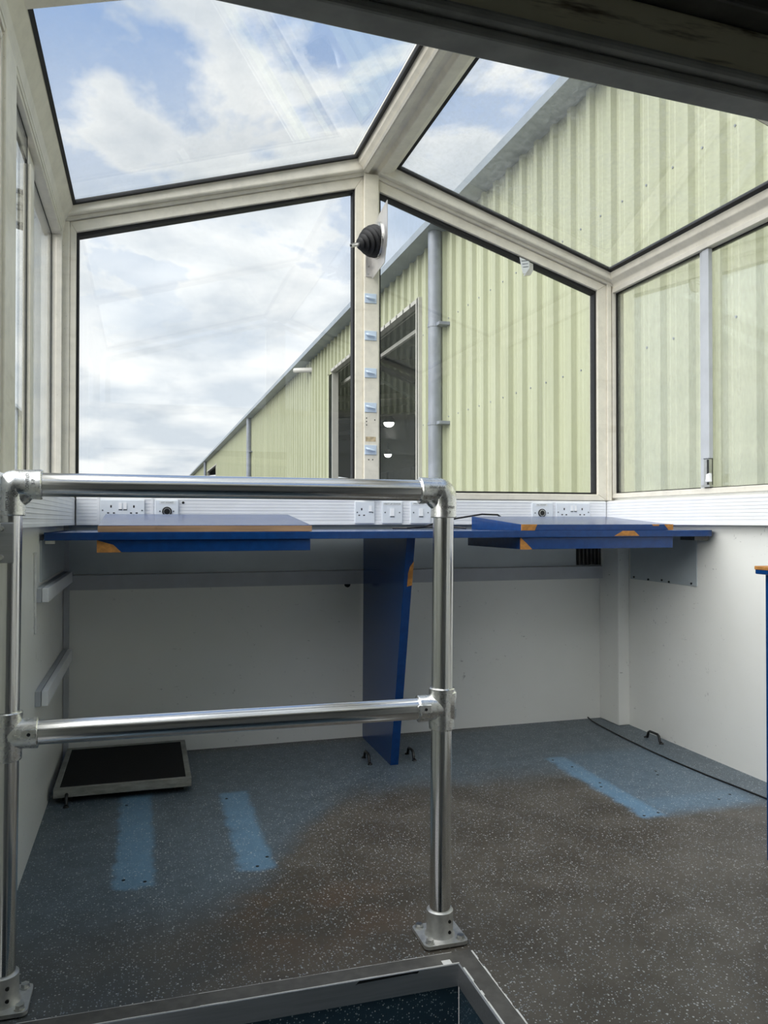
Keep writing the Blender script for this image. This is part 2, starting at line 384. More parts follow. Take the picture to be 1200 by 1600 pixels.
for t, bx in ((t4,(-.19,-.18)),(t4,(.02,.028)),(t4,(1.245,1.25))):
    MB().box(bx[0], bx[1], YF-.0475, YF-.01, .945, 1.058).build('joint_cover', WHITE, t)
MB().cyl((.147,YF-.046,1.037),(.147,YF-.04,1.037), .0055, 12).build('hole', BLACK, t4)

# ------------------------------------------------------------------ glazed frame
def window(name, label): return struct(empty(name), label)
# front windows
G = .009
def front_window(name, label, poly, outer, gl):
    w = window(name, label)
    MB().ring(outer, poly, YF-.045, YF+.03).build('frame', CREAM, w, False, .003)
    cx = sum(p[0] for p in poly)/4; cz = sum(p[1] for p in poly)/4
    inner = [(x+(G if x < cx else -G), z+(G if z < cz else -G*1.5)) for x, z in poly]
    MB().ring(poly, inner, YF-.030, YF+.01).build('gasket', RUBBER, w)
    MB().prism(inner, YF-.012, YF-.006).build('pane', gl, w)
    return w
poly1 = [(-.272,ZG),(.884,ZG),(.884,zwinL(.884)),(-.272,zwinL(-.272))]
out1 = [(-.296,ZS),(.919,ZS),(.919,zwinL(.919)+.047),(-.296,zwinL(-.296)+.045)]
w1 = front_window('window_1', 'left front window with the sky behind it', poly1, out1, GLASS)
poly2 = [(.995,ZG),(2.097,ZG),(2.097,zwinR(2.097)),(.995,zwinR(.995))]
out2 = [(.987,ZS),(2.145,ZS),(2.145,zwinR(2.145)+.045),(.987,zwinR(.987)+.047)]
w2 = front_window('window_2', 'right front window with the yellow warehouse behind it', poly2, out2, GLASSR)
# posts
struct(MB().box(.919, .987, YF-.062, YF+.03, ZS, 2.50).build('trim_7', CREAM, None, False, .004), 'cream centre post between the two front windows')
e = struct(empty('trim_8', (XLW,YF,ZS)), 'cream corner post at the left of the front windows')
MB().box(-.345, -.296, YF-.05, YF+.03, ZS, 2.16).build('post', CREAM, e, False, .003); MB().box(-.345,-.322,YF-.075,YF-.05,ZS,2.13).build('bead', CREAM2, e, False, .002)
e = struct(empty('trim_9', (XR,YF,ZS)), 'cream corner post at the right of the front windows')
MB().box(2.145, 2.168, YF-.055, YF+.03, ZS, 2.12).build('post', CREAM, e, False, .003); MB().box(2.168, 2.22, YF-.035, YF+.03, ZS, 2.12).build('post', CREAM, e, False, .003)
# upper headers under the roof panes
def header(name, label, xs, zlo, zhi):
    e = struct(empty(name, (xs[0],YF,zlo(xs[0]))), label)
    a, b = xs
    MB().prism([(a,zlo(a)+.047),(b,zlo(b)+.047),(b,zlo(b)+.062),(a,zlo(a)+.062)], YF-.058, YF+.03).build('step', CREAM2, e, False, .002)
    MB().prism([(a,zlo(a)+.062),(b,zlo(b)+.062),(b,zhi(b)+.004),(a,zhi(a)+.004)], YF-.085, YF+.03).build('header_bar', CREAM, e, False, .006)
    return e
header('trim_10', 'cream sloping header over the left front window', (-.335,.93), zwinL, zroofL)
header('trim_11', 'cream sloping header over the right front window', (.98,2.19), zwinR, zroofR)
# eaves
def eave_left(y0, y1): return MB().prism([(-.280,2.226),(-.283,2.205),(-.318,2.150),(-.318,2.118),(-.40,2.118),(-.40,2.25),(-.285,2.25)], y0, y1)
e = struct(empty('trim_12', (XLW,2,2.12)), 'grey-white eaves beam above the left side windows')
eave_left(YR, YF+.03).build('beam', CREAM2, e, False, .002)
MB().prism([(-.318,2.150),(-.312,2.160),(-.322,2.108),(-.328,2.108)], YR, YF-.05).build('bead', CREAM2, e)
e = struct(empty('trim_13', (XR,2,2.08)), 'cream eaves beam above the right side windows')
MB().prism([(2.142,2.172),(2.147,2.132),(2.172,2.112),(2.174,2.088),(2.26,2.088),(2.26,2.150),(2.150,2.176)], YR, YF+.03).build('beam', CREAM, e, False, .003)
# ridge
e = struct(empty('trim_14', (XC,2,2.49)), 'cream ridge beam between the two roof panes')
MB().prism([(.882,2.555),(.890,2.528),(.918,2.502),(.940,2.502),(.952,2.520),(.975,2.520),(.985,2.497),(1.028,2.500),(1.052,2.512),(1.059,2.536),(1.059,2.60),(.97,2.65),(.882,2.60)], YR, YF+.03).build('beam', CREAM, e, False, .003)
MB().prism([(.906,2.512),(.914,2.504),(.910,2.500),(.903,2.508)], YR, YF-.09).build('bead', CREAM2, e)
# roof cross bars (rafters)
RD = .014
def rafters(y0, y1, name, label):
    e = struct(empty(name, (XC,(y0+y1)/2,2.1)), label)
    MB().prism([(-.30,zroofL(-.30)-RD),(.93,zroofL(.93)-RD),(.93,zroofL(.93)+.03),(-.30,zroofL(-.30)+.03)], y0, y1).build('rafter', CREAM, e, False, .004)
    MB().prism([(1.0,zroofR(1.0)-RD),(2.16,zroofR(2.16)-RD),(2.16,zroofR(2.16)+.03),(1.0,zroofR(1.0)+.03)], y0, y1).build('rafter', CREAM, e, False, .004)
YB0, YB1 = 2.02, 2.10
rafters(YB0, YB1, 'trim_15', 'cream roof rafters crossing above the handrail')
rafters(YR-.04, YR+.05, 'trim_16', 'cream roof rafters over the rear bulkhead')
# roof panes
def roof_pane(name, label, x0, x1, zf, y0, y1, gl):
    w = window(name, label)
    sl = zf(1.0)-zf(0.0); nn = (-sl,0,1)
    g = .008
    MB().slab([(x0+g,y0+g,zf(x0+g)),(x1-g,y0+g,zf(x1-g)),(x1-g,y1-g,zf(x1-g)),(x0+g,y1-g,zf(x0+g))], .006, nn).build('pane', gl, w)
    m = MB(); eave = x0 if x0 < 0 else x1
    for a, b in (((x0,y0),(x1,y0)),((x1,y0),(x1,y1)),((x1,y1),(x0,y1)),((x0,y1),(x0,y0))):
        wd = .034 if (a[1] == b[1] == y1 or a[0] == b[0] != -.28) else .018
        m.bar((a[0],a[1],zf(a[0])+.002),(b[0],b[1],zf(b[0])+.002), wd, .014, nn)
    m.build('gasket', RUBBER, w)
roof_pane('window_3', 'left roof pane showing blue sky and cloud', -.28, .882, zroofL, YB1, YF-.085, GLASSROOFL)
roof_pane('window_4', 'right roof pane dusty in front of the warehouse eaves', 1.059, 2.142, zroofR, YB1, YF-.085, GLASSROOF)
roof_pane('window_5', 'rear left roof pane above the stairs', -.28, .882, zroofL, YR+.05, YB0, GLASSROOFL)
roof_pane('window_6', 'rear right roof pane above the stairs', 1.059, 2.142, zroofR, YR+.05, YB0, GLASSROOF)
# left side windows (sliding)
def side_posts(x0, x1, top, name, label):
    struct(MB().box(x0, x1, 2.04, 2.20, ZS, top).build(name, CREAM, None, False, .003), label)
side_posts(-.385, -.318, 2.12, 'trim_17', 'cream wall post at the far left edge')
side_posts(2.178, 2.25, 2.09, 'trim_18', 'cream wall post beyond the right side window')
def side_frame(w, xa, xb, y0, y1, z0, z1, t=.022):
    MB().ring([(y0,z0),(y1,z0),(y1,z1),(y0,z1)], [(y0+t,z0+t),(y1-t,z0+t),(y1-t,z1-t),(y0+t,z1-t)], xa, xb, 'X').build('frame', CREAM2, w, False, .002)
def side_gasket(w, xa, xb, y0, y1, z0, z1, t=.005):
    MB().ring([(y0,z0),(y1,z0),(y1,z1),(y0,z1)], [(y0+t,z0+t),(y1-t,z0+t),(y1-t,z1-t),(y0+t,z1-t)], xa, xb, 'X').build('gasket', RUBBER, w)
w7 = window('window_7', 'left side sliding window seen at a sharp angle')
side_frame(w7, -.375, -.325, 2.20, 3.41, ZS, 2.118)
side_gasket(w7, -.347, -.340, 2.222, 2.56, ZS+.022, 2.096); side_gasket(w7, -.367, -.360, 2.56, 3.388, ZS+.022, 2.096)
MB().box(-.346, -.341, 2.23, 2.56, ZS+.03, 2.088).build('pane', GLASS, w7)
MB().box(-.366, -.361, 2.58, 3.38, ZS+.03, 2.088).build('pane', GLASS, w7)
MB().box(-.366, -.330, 2.56, 2.60, ZS+.02, 2.02).build('stile', CREAM, w7, False, .002); MB().box(-.372, -.345, 2.605, 2.75, ZS+.02, 2.09).build('stile', CREAM2, w7, False, .002)
w8 = window('window_8', 'right side sliding window with a latch at its foot')
side_frame(w8, 2.172, 2.235, 2.20, 3.425, ZS+.012, 2.092)
side_gasket(w8, 2.190, 2.212, 2.74, 3.403, ZS+.034, 2.07); side_gasket(w8, 2.205, 2.225, 2.222, 2.76, ZS+.034, 2.07)
MB().box(2.198, 2.203, 2.75, 3.395, ZS+.04, 2.064).build('pane', GLASSSIDE, w8); MB().box(2.214, 2.219, 2.23, 2.76, ZS+.04, 2.064).build('pane', GLASSSIDE, w8)
MB().box(2.180, 2.200, 2.722, 2.762, 1.215, 2.068).build('stile', GREYTRIM, w8, False, .002); MB().box(2.186, 2.222, 2.760, 2.782, ZS+.034, 2.068).build('stile', GREYTRIM, w8, False, .002)
hd = MB().box(2.182, 2.198, 2.726, 2.756, ZS+.04, 1.213).build('pull', STEEL, w8, False, .002); MB().box(2.180,2.1822,2.726,2.736,ZS+.042,1.21).build('groove', BLACK, hd)
lt = MB().prism([(2.700,1.118),(2.728,1.118),(2.722,1.150),(2.704,1.154)], 2.164, 2.178, 'X').build('latch', WHITE, w8, False, .003); MB().box(2.160,2.176,2.695,2.745,1.098,1.106).build('latch_base', STEEL, lt)
# rear-bay side windows
for nm, xa, xb, lab in (('window_9',-.375,-.325,'left side window of the rear bay'),('window_10',2.172,2.235,'right side window of the rear bay')):
    w = window(nm, lab); side_frame(w, xa, xb, YR+.05, 2.04, ZS, 2.10); MB().box((xa+xb)/2-.003,(xa+xb)/2+.003,YR+.072,2.018,ZS+.022,2.078).build('pane', GLASS if xa < 0 else GLASSR, w)

# rear bulkhead with the doorway the viewer looks through
DZ = 1.79
m = MB(); m.box(1.05, XR+.05, YR-.04, YR, -1.4, DZ); m.box(XLW-.04, -.30, YR-.04, YR, -1.4, DZ)
m.box(XLW-.04, XR+.05, YR-.005, YR+.02, 1.50, DZ)
struct(m.build('wall_rear', WALL), 'white rear bulkhead round the stair doorway')
tilt = -.0386
def zt(x, z): return z + tilt*(x-.065)
e = struct(empty('trim_19', (.3,YR,1.41)), 'dark door header across the top of the picture')
def hbar(name, mat, y0, y1, z0, z1, bev=.003):
    return MB().prism([(-.32,zt(-.32,z0)),(1.08,zt(1.08,z0)),(1.08,zt(1.08,z1)),(-.32,zt(-.32,z1))], y0, y1).build(name, mat, e, False, bev)
Z0 = .96+.449
hbar('header_bar', HEADER, YR-.034, YR, Z0, Z0+.010); hbar('bead', HEADER, YR-.042, YR-.02, Z0+.011, Z0+.022, .004)
hbar('panel', OLIVE, YR-.034, YR-.006, Z0+.022, Z0+.070); hbar('upper_bar', DARKALU, YR-.06, YR-.006, Z0+.071, Z0+.14)
# rear gable windows above the bulkhead
for nm, pol, lab in (('window_11', [(-.29,DZ),(.92,DZ),(.92,zroofL(.92)-.055),(-.29,zroofL(-.29)-.055)], 'left rear gable window above the doorway'),
                     ('window_12', [(1.0,DZ),(2.15,DZ),(2.15,zroofR(2.15)-.055),(1.0,zroofR(1.0)-.055)], 'right rear gable window above the bulkhead')):
    w = window(nm, lab); t = .035
    inn = [(pol[0][0]+t,DZ+t),(pol[1][0]-t,DZ+t),(pol[2][0]-t,pol[2][1]-t),(pol[3][0]+t,pol[3][1]-t)]
    MB().ring(pol, inn, YR-.02, YR+.03).build('frame', CREAM, w); MB().prism(inn, YR+.004, YR+.010).build('pane', GLASS, w)
struct(MB().box(.92, 1.0, YR-.03, YR+.04, DZ, 2.50).build('trim_20', CREAM, None, False, .003), 'cream rear centre post')
# stair enclosure behind and below the viewer
m = MB(); m.box(-.40,-.36,-1.2,YR-.04,-1.4,1.80); m.box(1.09,1.13,-1.2,YR-.04,-1.4,1.80); m.box(-.40,1.13,-1.24,-1.2,-1.4,1.80)
struct(m.build('wall_stair', DARKROOM), 'dark lining of the stair enclosure behind the viewer')
struct(MB().box(-.40,1.13,-1.24,YR-.04,1.80,1.84).build('ceiling', DARKROOM), 'dark ceiling over the stair enclosure')
m = MB(); m.box(XLW-.03, HX-.002, HY, HY+.03, -1.4, -.03); m.box(HX, HX+.03, YR, HY, -1.4, -.03)
struct(m.build('wall_stairwell', STAIR), 'dark blue speckled lining of the stairwell')
m = MB(); m.box(XLW-.03, HX, 1.30, HY, -1.4, -.62); m.box(XLW-.03, HX, .98, 1.30, -1.4, -.83); m.box(-.40, 1.09, -1.2, .98, -1.45, -1.04)
struct(m.build('floor_stairs', STAIR), 'dark blue speckled stair treads at the foot of the opening')
# trim round the opening
e = struct(empty('trim_21', (HX,HY,0)), 'dark metal angle trim round the stair opening')
MB().box(XL, HX+.048, HY, HY+.046, 0, .003).build('flange', DARKALU, e); MB().box(HX, HX+.044, YR, HY, 0, .003).build('flange', DARKALU, e)
f1 = MB().box(XL, HX, HY-.004, HY, -.043, .004).build('fascia', ALUFLAT, e); MB().box(HX-.004, HX, YR, HY-.004, -.043, .004).build('fascia', ALUFLAT, e)
MB().prism([(.425,.012-.014),(.545,.012-.012),(.556,-.001),(.560,.0035),(.428,.0035),(.420,-.004)], HY-.0048, HY-.0035).build('slot_shade_plate', BLACK, f1)  # thin black plate standing in for the shade inside a recessed slot
rs = random.Random(3)
m = MB()
y = HY-.02
while y > YR:                                   # ragged sealant along the side flange
    l = rs.uniform(.015,.05); w = rs.uniform(.0015,.006); m.box(HX+.0005, HX+.0005+w, y-l, y, .003, .0045); y -= l
y = HY+.04
while y > YR:
    l = rs.uniform(.01,.04); w = rs.uniform(.001,.004); m.box(HX+.044, HX+.044+w, y-l, y, .001, .0035); y -= l
m.box(HX-.035, HX-.015, HY+.001, HY+.018, .003, .0042); x = XL
while x < HX:
    l = rs.uniform(.02,.08); w = rs.uniform(.0005,.002); m.box(x, min(x+l,HX), HY-.001, HY+w, .003, .0048); m.box(x, min(x+l,HX), HY+.046, HY+.046+w, .0005, .003); x += l
m.build('sealant', SEALANT, e)

# ------------------------------------------------------------------ handrail of aluminium tube
HR = empty('handrail', (.652,1.743,0)); tag(HR, 'aluminium tube handrail with two rails guarding the stair opening', 'handrail')
RR, RF = .0242, .0295
PY = 1.743
PRB, PRT = Vector((.652,PY,0)), Vector((.663,PY,1.031)); PLB, PLT = Vector((-.270,PY,0)), Vector((-.261,PY,1.034))
def at(b, t, z): return b + (t-b)*(z/t.z)
for b, t in ((PRB,PRT),(PLB,PLT)): MB().tube([at(b,t,.004), at(b,t,t.z-.05)], RR, 32).build('post', ALUZ, HR, True)
MB().tube([PLT+Vector((.04,0,0)), PRT-Vector((.04,0,0))], RR, 32).build('top_rail', ALUX, HR, True)
ML, MR = at(PLB,PLT,.536), at(PRB,PRT,.530)
MB().tube([ML+Vector((.045,0,0)), MR-Vector((.045,0,0))], RR, 32).build('mid_rail', ALUX, HR, True)
def elbow(t, b, sgn):
    d = (b-t).normalized(); X = Vector((sgn,0,0)); R = .016
    path = [t+X*.061, t+X*.059, t+X*.040, t+X*R]
    for k in range(1, 9):
        a = math.pi/2*k/9; path.append(t + X*(R-R*math.sin(a)) + d*(R-R*math.cos(a)))
    path += [t+d*R, t+d*.040, t+d*.061, t+d*.063]
    rad = [RF-.001, RF+.0012, RF, RF] + [RF+.001*math.sin(math.pi*k/9) for k in range(1,9)] + [RF, RF, RF+.0006, RF-.001]
    m = MB().tube(path, rad, 32)
    o = m.build('elbow', CAST, HR, True)
    # raised web on the inside of the bend
    MB().tube([t+X*.050+d*.002, t+X*.032+d*.010, t+X*.021+d*.021, t+X*.010+d*.032, t+X*.002+d*.050], [.020,.021,.0215,.021,.020], 20).build('web', CAST, o, True)
    return o
el = elbow(PRT, PRB, -1); er = elbow(PLT, PLB, 1)
def tee(c, b, t, sgn):
    d = (t-b).normalized(); X = Vector((sgn,0,0)); 
    m = MB().tube([c-d*.050, c-d*.048, c-d*.03, c+d*.03, c+d*.044, c+d*.046], [RF-.002,RF,RF+.0005,RF+.0005,RF+.001,RF-.001], 32)
    m.tube([c, c+X*.03, c+X*.058, c+X*.060], [RF,RF,RF+.001,RF-.001], 32)
    m.tube([c-X*.004-d*.034, c-X*.006-d*.02, c-X*.006+d*.034, c-X*.004+d*.040], [.022,.0285,.0285,.022], 24)
    o = m.build('tee', CAST, HR, True)
    p = c + X*.047 + Vector((0,-RF+.0015,.004))
    MB().prism([(p.x-.018,p.z-.010),(p.x+.012,p.z-.010),(p.x+.012,p.z+.010),(p.x-.018,p.z+.010)], p.y-.0035, p.y+.006).build('boss', CAST, o, False, .002)
    MB().cyl(p+Vector((-.002,-.0042,0)), p+Vector((-.002,.002,0)), .0035, 12).build('set_screw', BLACK, o)
tee(MR, PRB, PRT, -1); tee(ML, PLB, PLT, 1)
def flange(b, t):
    d = (t-b).normalized(); s = .052
    pts = []
    for cx, cy in ((s-.012,s-.012),(-s+.012,s-.012),(-s+.012,-s+.012),(s-.012,-s+.012)):
        a0 = math.atan2(cy, cx)-math.pi/4
        for k in range(5):
            a = a0 + math.pi/2*k/4; pts.append((b.x+cx+.012*math.cos(a), b.y+cy+.012*math.sin(a)))
    m = MB().prism(pts, .003, .011, 'Z'); m.tube([b+d*.010, b+d*.018, b+d*.066, b+d*.068], [RF+.006,RF+.0015,RF+.001,RF-.002], 32)
    o = m.build('base_flange', CASTM, HR, True)
    for sx in (-1,1):
        for sy in (-1,1):
            q = Vector((b.x+sx*.037, b.y+sy*.037, .011)); MB().cyl(q, q+Vector((0,0,.002)), .0105, 16).tube([q+Vector((0,0,.002)), q+Vector((0,0,.009))], .0085, 6).build('bolt', STEEL, o)
    for z in (.024,.048):
        q = b + d*z + Vector((.013,-RF+.002,0)); MB().cyl(q+Vector((0,-.0025,0)), q+Vector((0,.003,0)), .0038, 10).build('set_screw', BLACK, o)
flange(PRB, PRT); flange(PLB, PLT)
# flat keeper plate on the left post
kp = MB().box(-.330, -.249, PY-.030, PY-.025, .878, .958).build('keeper_plate', ALUFLAT, HR, False, .004)
for z in (.889,.946): 
    k = MB().tube([(-.272,PY-.0305,z),(-.272,PY-.034,z)], [.0062,.0045], 16).build('rivet', STEEL, kp, True)
# raised lettering on the two elbows
def curved_text(body, size, fn, parent, mat=None):
    me = text_mesh(body, size, .0004)
    for v in me.vertices: v.co = fn(v.co.x, v.co.y, v.co.z)
    me.materials.append(mat or ENGR); return link('lettering', me, parent)
ENGR = plain('dark_engraved_metal', (.16,.16,.155), .5, .6, .1, 60)
def on_h(c):      # wrap round a horizontal sleeve, facing the viewer
    def fn(x, y, z):
        a = y/RF; r = RF+.0012+z; return (c.x+x, c.y-r*math.cos(a), c.z+r*math.sin(a))
    return fn
def on_v(c, rot=False):
    def fn(x, y, z):
        if rot: x, y = -y, x
        a = x/RF; r = RF+.0012+z; return (c.x+r*math.sin(a), c.y-r*math.cos(a), c.z+y)
    return fn
def on_v_off(c, o):
    g = on_v(c); return lambda x, y, z: g(x+o, y, z)
curved_text('SPEED-RAIL', .0078, on_h(PRT+Vector((-.026,0,.007))), el)
curved_text('\u00ae', .013, on_h(PRT+Vector((-.020,0,-.004))), el)
curved_text('CONTLD', .0085, on_v(PRT+Vector((0,0,-.039))), el); curved_text('3-7', .0085, on_v(PRT+Vector((0,0,-.051))), el)
curved_text('SPEED-RAIL', .0078, on_v(PLT+Vector((0,0,-.034)), True), er)
curved_text('\u00ae', .014, on_v_off(PLT+Vector((0,0,-.022)), .014), er)
def on_h_rot(c):
    g = on_h(c)
    return lambda x, y, z: g(-y, x, z)
curved_text('CONTLD', .0085, on_h_rot(PLT+Vector((.036,0,.004))), er); curved_text('3-7', .0085, on_h_rot(PLT+Vector((.047,0,.004))), er)

# ------------------------------------------------------------------ desk
DT, DB, DF = .925, .900, 2.680
D = empty('desk', (XC,3.0,0)); tag(D, 'long blue laminate desk running across under the front windows', 'desk')
top = MB().prism([(XL+.014,DF),(2.14,DF),(2.165,DF+.008),(2.178,DF+.03),(2.178,3.408),(XL+.014,3.408)], DB, DT, 'Z').build('worktop', BLUE, D, False, .0015)
MB().prism([(1.752,DT-.0015),(1.802,DT-.0015),(1.775+.05,DB+.004),(1.735-.02,DB+.004)][::-1], DF-.0012, DF+.003).build('chip', CHIP, top)
pan = MB().prism([(2.81,DB),(YF-.03,DB),(YF-.03,.74),(3.43,.68),(3.445,.02),(3.44,0),(3.02,0)], .924, .957, 'X').build('support_panel', BLUE, D, False, .001)
def pf(z): return 3.02 + (2.81-3.02)*z/DB
MB().slab([(.9385,pf(.715)-.0015,.715),(.9575,pf(.72)-.0015,.72),(.9575,pf(.81)-.0015,.81),(.944,pf(.79)-.0015,.79),(.9385,pf(.765)-.0015,.765)], .003, (0,1,.2)).build('chip', CHIP, pan)
ub1 = MB().box(-.148, .538, DF+.012, 3.18, .861, DB).build('under_box', BLUE, D, False, .0015)
ub2 = MB().box(1.328, 1.985, DF+.012, 3.20, .856, DB).build('under_box', BLUE, D, False, .0015)
MB().prism([(-.1495,.8605),(-.075,.8605),(-.10,.885),(-.149,.8995)], DF+.0108, DF+.016).build('chip', CHIP, ub1); MB().box(-.1497,-.146,DF+.011,DF+.05,.8605,.8995).build('chip', CHIP, ub1)
MB().prism([(1.3265,.8555),(1.375,.8555),(1.350,.880),(1.3265,.8995)], DF+.0108, DF+.016).build('chip', CHIP, ub2)
MB().box(2.10, 2.165, DF+.03, DF+.12, .884, DB-.001).build('bracket', DARKALU, D); MB().box(XL+.016, XL+.045, DF+.015, DF+.03, .889, DB-.001).build('bracket', STEEL, D)
def wedge(name, label, x0, x1, hf, hb, front):
    w = empty(name, (x0,DF+.012,DT)); tag(w, label, 'writing board', None)
    y0, y1 = DF+.012, 3.17
    b = MB().prism([(y0,DT+.0005),(y1,DT+.0005),(y1,DT+hb),(y0,DT+hf)], x0, x1, 'X').build('body', BLUE, w, False, .001)
    return w, b
w1_, b1_ = wedge('writing_board', 'sloping blue writing board with a bare wooden front edge, left end of desk', -.146, .542, .022, .062, 'wood')
MB().box(-.147, .543, DF+.0095, DF+.0122, DT+.001, DT+.0205).build('bare_edge', PLY, w1_)
w2_, b2_ = wedge('writing_board', 'sloping blue writing board with two chipped corners, right end of desk', 1.333, 1.985, .023, .056, 'lam')
MB().prism([(1.3315,DT+.001),(1.385,DT+.001),(1.395,DT+.0235),(1.3315,DT+.0235)], DF+.0108, DF+.016).build('chip', CHIP, b2_)
MB().prism([(1.965,DT+.001),(1.9862,DT+.001),(1.9862,DT+.0235),(1.945,DT+.0235)], DF+.0108, DF+.016).build('chip', CHIP, b2_); MB().prism([(1.895,DT+.017),(1.92,DT+.017),(1.925,DT+.0235),(1.89,DT+.0235)], DF+.0108, DF+.016).build('chip', CHIP, b2_)
tag(MB().tube([(1.02,3.30,DT+.006),(1.06,3.22,DT+.006),(1.14,3.22,DT+.012),(1.24,3.30,DT+.035),(1.33,3.30,DT+.050),(1.42,3.26,DT+.066),(1.50,3.27,DT+.064),(1.58,3.33,DT+.03)], .004, 8).tube([(1.04,3.36,DT+.005),(1.14,3.30,DT+.008),(1.25,3.26,DT+.014),(1.32,3.20,DT+.005)], .004, 8).build('cable', BLACK, None, True), 'black cable lying on the desk beside the right writing board', 'cable')
o = MB().tube([(1.10,2.93,DT),(1.10,2.93,DT+.010),(1.10,2.93,DT+.013)], [.013,.013,.008], 16).build('cap', WHITE, None, True); tag(o, 'small white cap on the desk beside the handrail post', 'cap')

# blue side desk at the right edge
e = empty('side_desk', (1.9,1.5,0)); tag(e, 'blue side desk with a chipped edge at the right edge of the picture', 'desk')
MB().prism([(1.662,1.884),(XR-.005,1.884),(XR-.005,1.0),(1.662,1.0)], .810, .832, 'Z').build('worktop', BLUE, e, False, .003); MB().prism([(1.690,0),(XR-.005,0),(XR-.005,.81),(1.690,.81)], 1.842, 1.875).build('support_panel', BLUE, e, False, .001)
MB().box(1.6605, 1.72, 1.83, 1.8855, .8225, .8330).build('chip', CHIP, e, False, .002)

# ------------------------------------------------------------------ sockets and switches on the trunking
FY = YF-.045
def plate_thing(name, label, cat, x0, x1, z0=.950, z1=1.047):
    e = empty(name, ((x0+x1)/2, FY, z0)); tag(e, label, cat)
    fp = MB().box(x0, x1, FY-.009, FY+.001, z0, z1).build('faceplate', PLATE, e, False, .0025)
    return e, fp
def screws(e, x0, x1, zc):
    for x in (x0+.010, x1-.010): MB().cyl((x,FY-.0098,zc),(x,FY-.008,zc), .0033, 10).build('screw', STEEL if False else INK, e)
def pins(e, cx, zc):
    MB().box(cx-.003, cx+.003, FY-.0095, FY-.008, zc+.012, zc+.022).build('pin_hole', BLACK, e)
    for s in (-1,1): MB().box(cx+s*.011-.004, cx+s*.011+.004, FY-.0095, FY-.008, zc-.012, zc-.007).build('pin_hole', BLACK, e)
def rocker(e, cx, zc, w=.012, h=.026, mark=True):
    r = MB().prism([(FY-.008,zc-h/2),(FY-.0135,zc-h/2),(FY-.0105,zc+h/2),(FY-.008,zc+h/2)], cx-w/2, cx+w/2, 'X').build('rocker', WHITE, e)
    MB().box(cx-w/2-.001, cx+w/2+.001, FY-.0098, FY-.008, zc-h/2-.0045, zc-h/2).build('shade_strip', INK, e)  # dark strip painted in as the shade below the rocker
def note(e, body, cx, zc, w, size):
    b = MB().box(cx-w/2, cx+w/2, FY-.0098, FY-.0085, zc-.006, zc+.006).build('paper_label', TINPAPER, e)
    me = text_mesh(body, size, .0001)
    for v in me.vertices: v.co = (cx+v.co.x, FY-.0100-v.co.z, zc+v.co.y)
    me.materials.append(INK); link('lettering', me, b)
e, fp = plate_thing('double_socket', 'white double socket behind the wooden-edged writing board', 'socket', -.178, -.006)
screws(e, -.178, -.006, 1.004); pins(e, -.136, 1.003); pins(e, -.048, 1.003); rocker(e, -.100, 1.022); rocker(e, -.082, 1.022)
e, fp = plate_thing('round_connector', 'round black connector on a white plate, behind the left writing board', 'connector', .034, .128)
def ringc(e, cx, zc, r=.0195):
    MB().tube([(cx,FY-.008,zc),(cx,FY-.013,zc)], r, 28).build('outer_ring', BLACK, e, True); MB().tube([(cx,FY-.010,zc),(cx,FY-.0145,zc)], r*.76, 28).build('metal_ring', STEEL, e, True); MB().tube([(cx,FY-.012,zc),(cx,FY-.0150,zc)], r*.60, 28).build('core', BLACK, e, True)
ringc(e, .082, 1.000); screws(e, .034+.010, .128-.010, 1.001); note(e, 'EXT SOCKET', .083, 1.037, .062, .0085)
e, fp = plate_thing('single_socket', 'white single socket left of the two labelled switches', 'socket', .880, .970)
screws(e, .880, .970, .999); pins(e, .910, .996); rocker(e, .950, 1.016)
e, fp = plate_thing('light_switch', 'white switch marked mast up, between the single socket and another switch', 'switch', 1.004, 1.099)
screws(e, 1.004+.004, 1.099-.004, .999); rocker(e, 1.051, 1.000, .018, .034); note(e, 'MAST UP SWITCH', 1.052, 1.037, .086, .0095)
e, fp = plate_thing('light_switch', 'white switch marked mast light, nearest the handrail elbow', 'switch', 1.137, 1.234)
screws(e, 1.137+.004, 1.234-.004, .999); rocker(e, 1.187, 1.000, .018, .034); note(e, 'MAST LIGHT', 1.178, 1.039, .066, .0095)
e, fp = plate_thing('round_connector', 'round black connector on a white plate, behind the right writing board', 'connector', 1.740, 1.850)
ringc(e, 1.790, .999); screws(e, 1.740+.005, 1.850-.018, .999); note(e, 'P.A. SOCKET', 1.788, 1.037, .060, .0085)
e, fp = plate_thing('double_socket', 'white double socket near the right front corner', 'socket', 1.866, 2.048)
screws(e, 1.866, 2.048, 1.003); pins(e, 1.908, 1.001); pins(e, 2.004, 1.001); rocker(e, 1.949, 1.022); rocker(e, 1.968, 1.022)

# ------------------------------------------------------------------ things on the centre post
PF = YF-.062
names = ('topmost', 'second', 'third', 'fourth', 'lowest')
for i, z in enumerate((1.946, 1.781, 1.616, 1.463, 1.276)):
    e = empty('hook_clip', (.946,PF,z)); tag(e, '%s pale blue hook clip %son the centre post' % (names[i], 'from the top ' if 0 < i < 4 else ''), 'hook', 'pale blue hook clips on the centre post')
    MB().box(.921, .975, PF-.004, PF+.0005, z-.022, z+.020).build('plate', CLIPMAT, e, False, .001)
    MB().tube([(.928,PF-.004,z+.006),(.934,PF-.012,z+.001),(.952,PF-.015,z-.005),(.966,PF-.010,z-.006)], [.004,.0055,.0055,.003], 10).build('hook', CLIPMAT, e, True)
m = MB()
for x, z in ((.930,1.415),(.930,1.400),(.930,1.385),(.968,1.408),(.940,1.232),(.958,1.232)): m.cyl((x,PF-.001,z),(x,PF+.002,z), .0028, 8)
m.build('screw_holes', BLACK, bpy.data.objects['trim_7']); 
